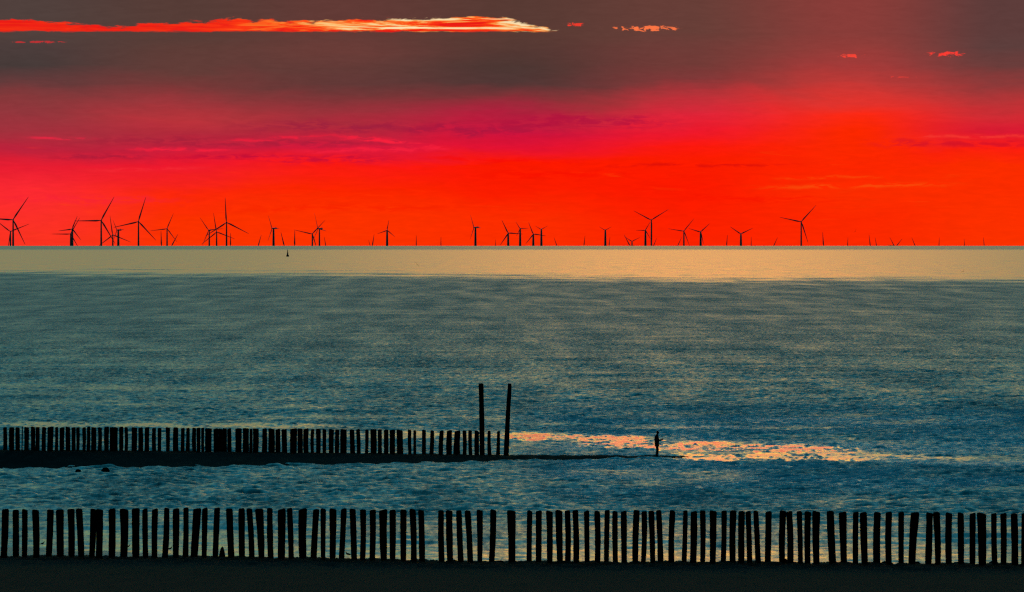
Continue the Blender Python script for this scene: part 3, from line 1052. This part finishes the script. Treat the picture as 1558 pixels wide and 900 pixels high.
# ------------------------------------------------------------------ skinned figures
def skin_obj(name, pts, edges, rad, mat, parent=None, sub=2, root=0):
    me = bpy.data.meshes.new(name)
    me.from_pydata(pts, edges, [])
    o = bpy.data.objects.new(name, me)
    COL.objects.link(o)
    md = o.modifiers.new('skin', 'SKIN')
    md.use_smooth_shade = True
    for i, r in enumerate(rad):
        rr = r if isinstance(r, tuple) else (r, r)
        me.skin_vertices[0].data[i].radius = rr
    me.skin_vertices[0].data[root].use_root = True
    ms = o.modifiers.new('sub', 'SUBSURF')
    ms.levels = sub
    ms.render_levels = sub
    dg = bpy.context.evaluated_depsgraph_get()
    me2 = bpy.data.meshes.new_from_object(o.evaluated_get(dg))
    bpy.data.objects.remove(o)
    me2.name = name
    me2.materials.clear()
    me2.materials.append(mat)
    me2.shade_smooth()
    o2 = bpy.data.objects.new(name, me2)
    COL.objects.link(o2)
    if parent:
        o2.parent = parent
    return o2


def build_person():
    d = 705.5
    root = empty('person', (X(999.6, d), d, Z(697.0, d)))
    tag(root, 'lone person standing on the stone spit, facing right, holding something up in front', 'person')
    # facing +X; -Y is towards the camera. Joints of one continuous body
    P, E, Rr = [], [], []

    def add(p, r, par=None):
        P.append(p)
        Rr.append(r)
        if par is not None:
            E.append((par, len(P) - 1))
        return len(P) - 1
    pel = add((0.0, 0, 0.93), (0.120, 0.125))
    wst = add((-0.01, 0, 1.10), (0.118, 0.115), pel)
    chs = add((-0.02, 0, 1.30), (0.128, 0.130), wst)
    sho = add((-0.015, 0, 1.43), (0.120, 0.095), chs)
    nck = add((0.02, 0, 1.52), 0.058, sho)
    hd1 = add((0.045, 0, 1.60), 0.078, nck)
    hd2 = add((0.055, 0, 1.68), 0.088, hd1)
    hd3 = add((0.045, 0, 1.735), 0.060, hd2)
    hands = []
    for s in (-1, 1):
        hp = add((0.0, s * 0.09, 0.86), 0.105, pel)
        kn = add((0.035 + 0.02 * s, s * 0.095, 0.48), 0.076, hp)
        an = add((-0.035 + 0.03 * s, s * 0.10, 0.09), 0.056, kn)
        add((-0.075 + 0.03 * s, s * 0.10, 0.035), 0.040, an)
        ft = add((0.07 + 0.03 * s, s * 0.115, 0.035), 0.040, an)
        add((0.155 + 0.03 * s, s * 0.12, 0.03), 0.028, ft)
        sh = add((-0.02, s * 0.185, 1.40), 0.066, sho)
        el = add((0.03, s * 0.235, 1.13), 0.050, sh)
        wr = add((0.245, s * 0.13, 1.175 + 0.02 * s), 0.033, el)
        pm = add((0.315, s * 0.085, 1.20 + 0.02 * s), 0.032, wr)
        for q, (dy, ln) in enumerate(((-0.028, 0.062), (-0.010, 0.070), (0.009, 0.066), (0.027, 0.052))):
            f1 = add((0.35, s * 0.085 + dy * 0.4, 1.228 + dy + 0.02 * s), 0.0095, pm)
            f2 = add((0.35 + ln * 0.55, s * 0.062, 1.228 + dy * 1.1 + 0.02 * s), 0.0088, f1)
            add((0.35 + ln * 0.65, s * 0.035, 1.228 + dy * 1.1 + 0.02 * s), 0.0075, f2)
        t1 = add((0.325, s * 0.058, 1.235 + 0.02 * s), 0.011, pm)
        add((0.350, s * 0.040, 1.262 + 0.02 * s), 0.0095, t1)
    body = skin_obj('body', P, E, Rr, M_JACKET, root, 2)
    # face and hair
    skin_obj('face', [(0.085, 0, 1.595), (0.100, 0, 1.65), (0.098, 0, 1.69)], [(0, 1), (1, 2)], [0.046, 0.056, 0.044], M_SKIN, root, 2)
    skin_obj('nose', [(0.150, 0, 1.665), (0.166, 0, 1.640)], [(0, 1)], [0.012, 0.014], M_SKIN, root, 1)
    skin_obj('hair', [(0.02, 0, 1.60), (0.005, 0, 1.69), (0.045, 0, 1.742), (0.085, 0, 1.735)], [(0, 1), (1, 2), (2, 3)], [0.070, 0.088, 0.074, 0.036], M_HAIR, root, 2)
    # jacket: a hip-length coat over the trunk
    rings = []
    for z, rx, ry, cx in ((0.76, 0.135, 0.185, 0.0), (0.86, 0.150, 0.200, 0.0), (1.00, 0.150, 0.200, -0.005), (1.12, 0.146, 0.19, -0.01), (1.25, 0.156, 0.205, -0.02), (1.38, 0.140, 0.20, -0.025), (1.46, 0.10, 0.15, -0.015), (1.53, 0.08, 0.08, 0.01)):
        rings.append(ring(cx, 0, z, rx, ry, 20))
    v, f = loft(rings, cap=False)
    mesh_obj('jacket', v, f, M_JACKET, root)
    # the small thing held up in both hands
    bm = bmesh.new()
    bmesh.ops.create_cube(bm, size=1.0)
    bmesh.ops.scale(bm, vec=(0.022, 0.085, 0.15), verts=bm.verts)
    bmesh.ops.bevel(bm, geom=bm.edges[:], offset=0.006, segments=2, affect='EDGES')
    ph = from_bm('handheld_device', bm, M_DEVICE, flat=True)
    ph.location = root.location + Vector((0.375, 0.0, 1.265))
    ph.rotation_euler = (0, math.radians(38), 0)
    tag(ph, 'small dark device held up in the hands of the lone figure', 'device')


build_person()


def standing_gull(px, row, size, face, label, group, d):
    root = empty('gull', (X(px, d), d, Z(row, d)))
    root.scale = (size * face, size, size)
    tag(root, label, 'bird', group)
    P = [(-0.52, 0, 0.40), (-0.30, 0, 0.46), (-0.05, 0, 0.50), (0.17, 0, 0.58), (0.25, 0, 0.74), (0.30, 0, 0.88), (0.36, 0, 0.89)]
    Rr = [(0.05, 0.02), (0.10, 0.09), (0.17, 0.16), (0.14, 0.14), (0.075, 0.075), (0.082, 0.085), (0.055, 0.05)]
    skin_obj('body', P, [(i, i + 1) for i in range(6)], Rr, M_BIRD, root, 2, 2)
    skin_obj('beak', [(0.40, 0, 0.875), (0.52, 0, 0.845)], [(0, 1)], [0.024, 0.010], M_BEAK, root, 1)
    for s in (-1, 1):
        skin_obj('leg', [(0.0, s * 0.06, 0.36), (-0.02, s * 0.06, 0.18), (0.02, s * 0.06, 0.0), (0.10, s * 0.06, 0.0)], [(0, 1), (1, 2), (2, 3)], [0.024, 0.016, 0.016, 0.012], M_BEAK, root, 1)
        v, f = loft([[(-0.55, s * 0.05, 0.42), (-0.55, s * 0.03, 0.40), (-0.55, s * 0.05, 0.38)], [(-0.1, s * 0.19, 0.62), (-0.1, s * 0.16, 0.5), (-0.1, s * 0.18, 0.40)], [(0.16, s * 0.13, 0.62), (0.16, s * 0.10, 0.56), (0.16, s * 0.12, 0.5)]])
        mesh_obj('wing', v, f, M_BIRD, root)


DB = 503.0
standing_gull(64.9, 830.5, 0.24, 1, 'small gull on the wet sand, seen between the second and third visible front posts', 'gulls on the sand', DB)
standing_gull(195.0, 834.8, 0.22, 1, 'small gull half hidden by a thick front post', 'gulls on the sand', DB - 2)
standing_gull(259.0, 838.3, 0.24, 1, 'small gull facing right on the sand, its head by an upright front post', 'gulls on the sand', DB - 3)
standing_gull(529.3, 848.0, 0.29, -1, 'dumpy gull at the bank between two splayed front posts', 'gulls on the sand', FD + 3.0)


def flying_gull(px, row, d, span, bank, label):
    root = empty('gull', (X(px, d), d, Z(row, d)))
    root.scale = (span, span, span)
    root.rotation_euler = (math.radians(-12), math.radians(bank), 0)
    tag(root, label, 'bird', 'gulls in flight')
    skin_obj('body', [(0, 0.18, 0.01), (0, 0.06, 0.0), (0, -0.08, 0.0), (0, -0.16, 0.02), (0, -0.22, 0.015)], [(i, i + 1) for i in range(4)], [0.02, 0.05, 0.055, 0.036, 0.012], M_BIRD, root, 2, 1)
    for s in (-1, 1):
        secs = ((0.02, -0.08, 0.07, 0.02), (0.2, -0.12, 0.03, 0.13), (0.36, -0.08, 0.03, 0.12), (0.5, 0.0, 0.03, 0.06))
        rings = [[(s * xx, y0, zz), (s * xx, (y0 + y1) / 2, zz + 0.012), (s * xx, y1, zz), (s * xx, (y0 + y1) / 2, zz - 0.006)] for xx, y0, y1, zz in secs]
        v, f = loft(rings)
        mesh_obj('wing', v, f, M_BIRD, root)


flying_gull(634.5, 402.5, 2100.0, 1.15, 48, 'tiny gull flying low over the far calm water left of the glow')
flying_gull(1465.5, 412.5, 2300.0, 1.25, -42, 'tiny gull flying over the far water near the right end')
flying_gull(1301.5, 351.5, 2600.0, 1.1, -55, 'tiny gull in the red sky between the last turbine and the right end')


# ------------------------------------------------------------------ buoy
def build_buoy():
    d = dist_of_row(390.0)
    root = empty('buoy', (X(437.6, d), d, sea(d) - 0.1))
    tag(root, 'small dark channel buoy with a slim tower floating near the horizon', 'buoy')
    v, f = loft([ring(0, 0, z, r, r, 20) for z, r in ((-0.6, 0.5), (-0.1, 0.72), (0.75, 0.74), (0.95, 0.60))])
    mesh_obj('float', v, f, M_BUOY, root)
    bm = bmesh.new()
    for k in range(4):
        a = math.pi / 4 + k * math.pi / 2
        vv, ff = loft([ring(0.48 * math.cos(a), 0.48 * math.sin(a), 0.9, 0.06, 0.06, 6), ring(0.2 * math.cos(a), 0.2 * math.sin(a), 2.9, 0.05, 0.05, 6)])
        bv = [bm.verts.new(p) for p in vv]
        for q in ff:
            bm.faces.new([bv[i] for i in q])
    for z, r in ((1.5, 0.40), (2.2, 0.30), (2.85, 0.30)):
        vv, ff = loft([ring(0, 0, z, r, r, 12), ring(0, 0, z + 0.12, r, r, 12)])
        bv = [bm.verts.new(p) for p in vv]
        for q in ff:
            bm.faces.new([bv[i] for i in q])
    vv, ff = loft([ring(0, 0, z, r, r, 12) for z, r in ((0.95, 0.36), (2.8, 0.17))])
    bv = [bm.verts.new(p) for p in vv]
    for q in ff:
        bm.faces.new([bv[i] for i in q])
    from_bm('tower', bm, M_BUOY, root)
    v, f = loft([ring(0, 0, z, r, r, 12) for z, r in ((2.95, 0.16), (3.2, 0.17), (3.3, 0.10), (3.4, 0.26), (3.8, 0.02))])
    mesh_obj('topmark', v, f, M_BUOY, root)


build_buoy()
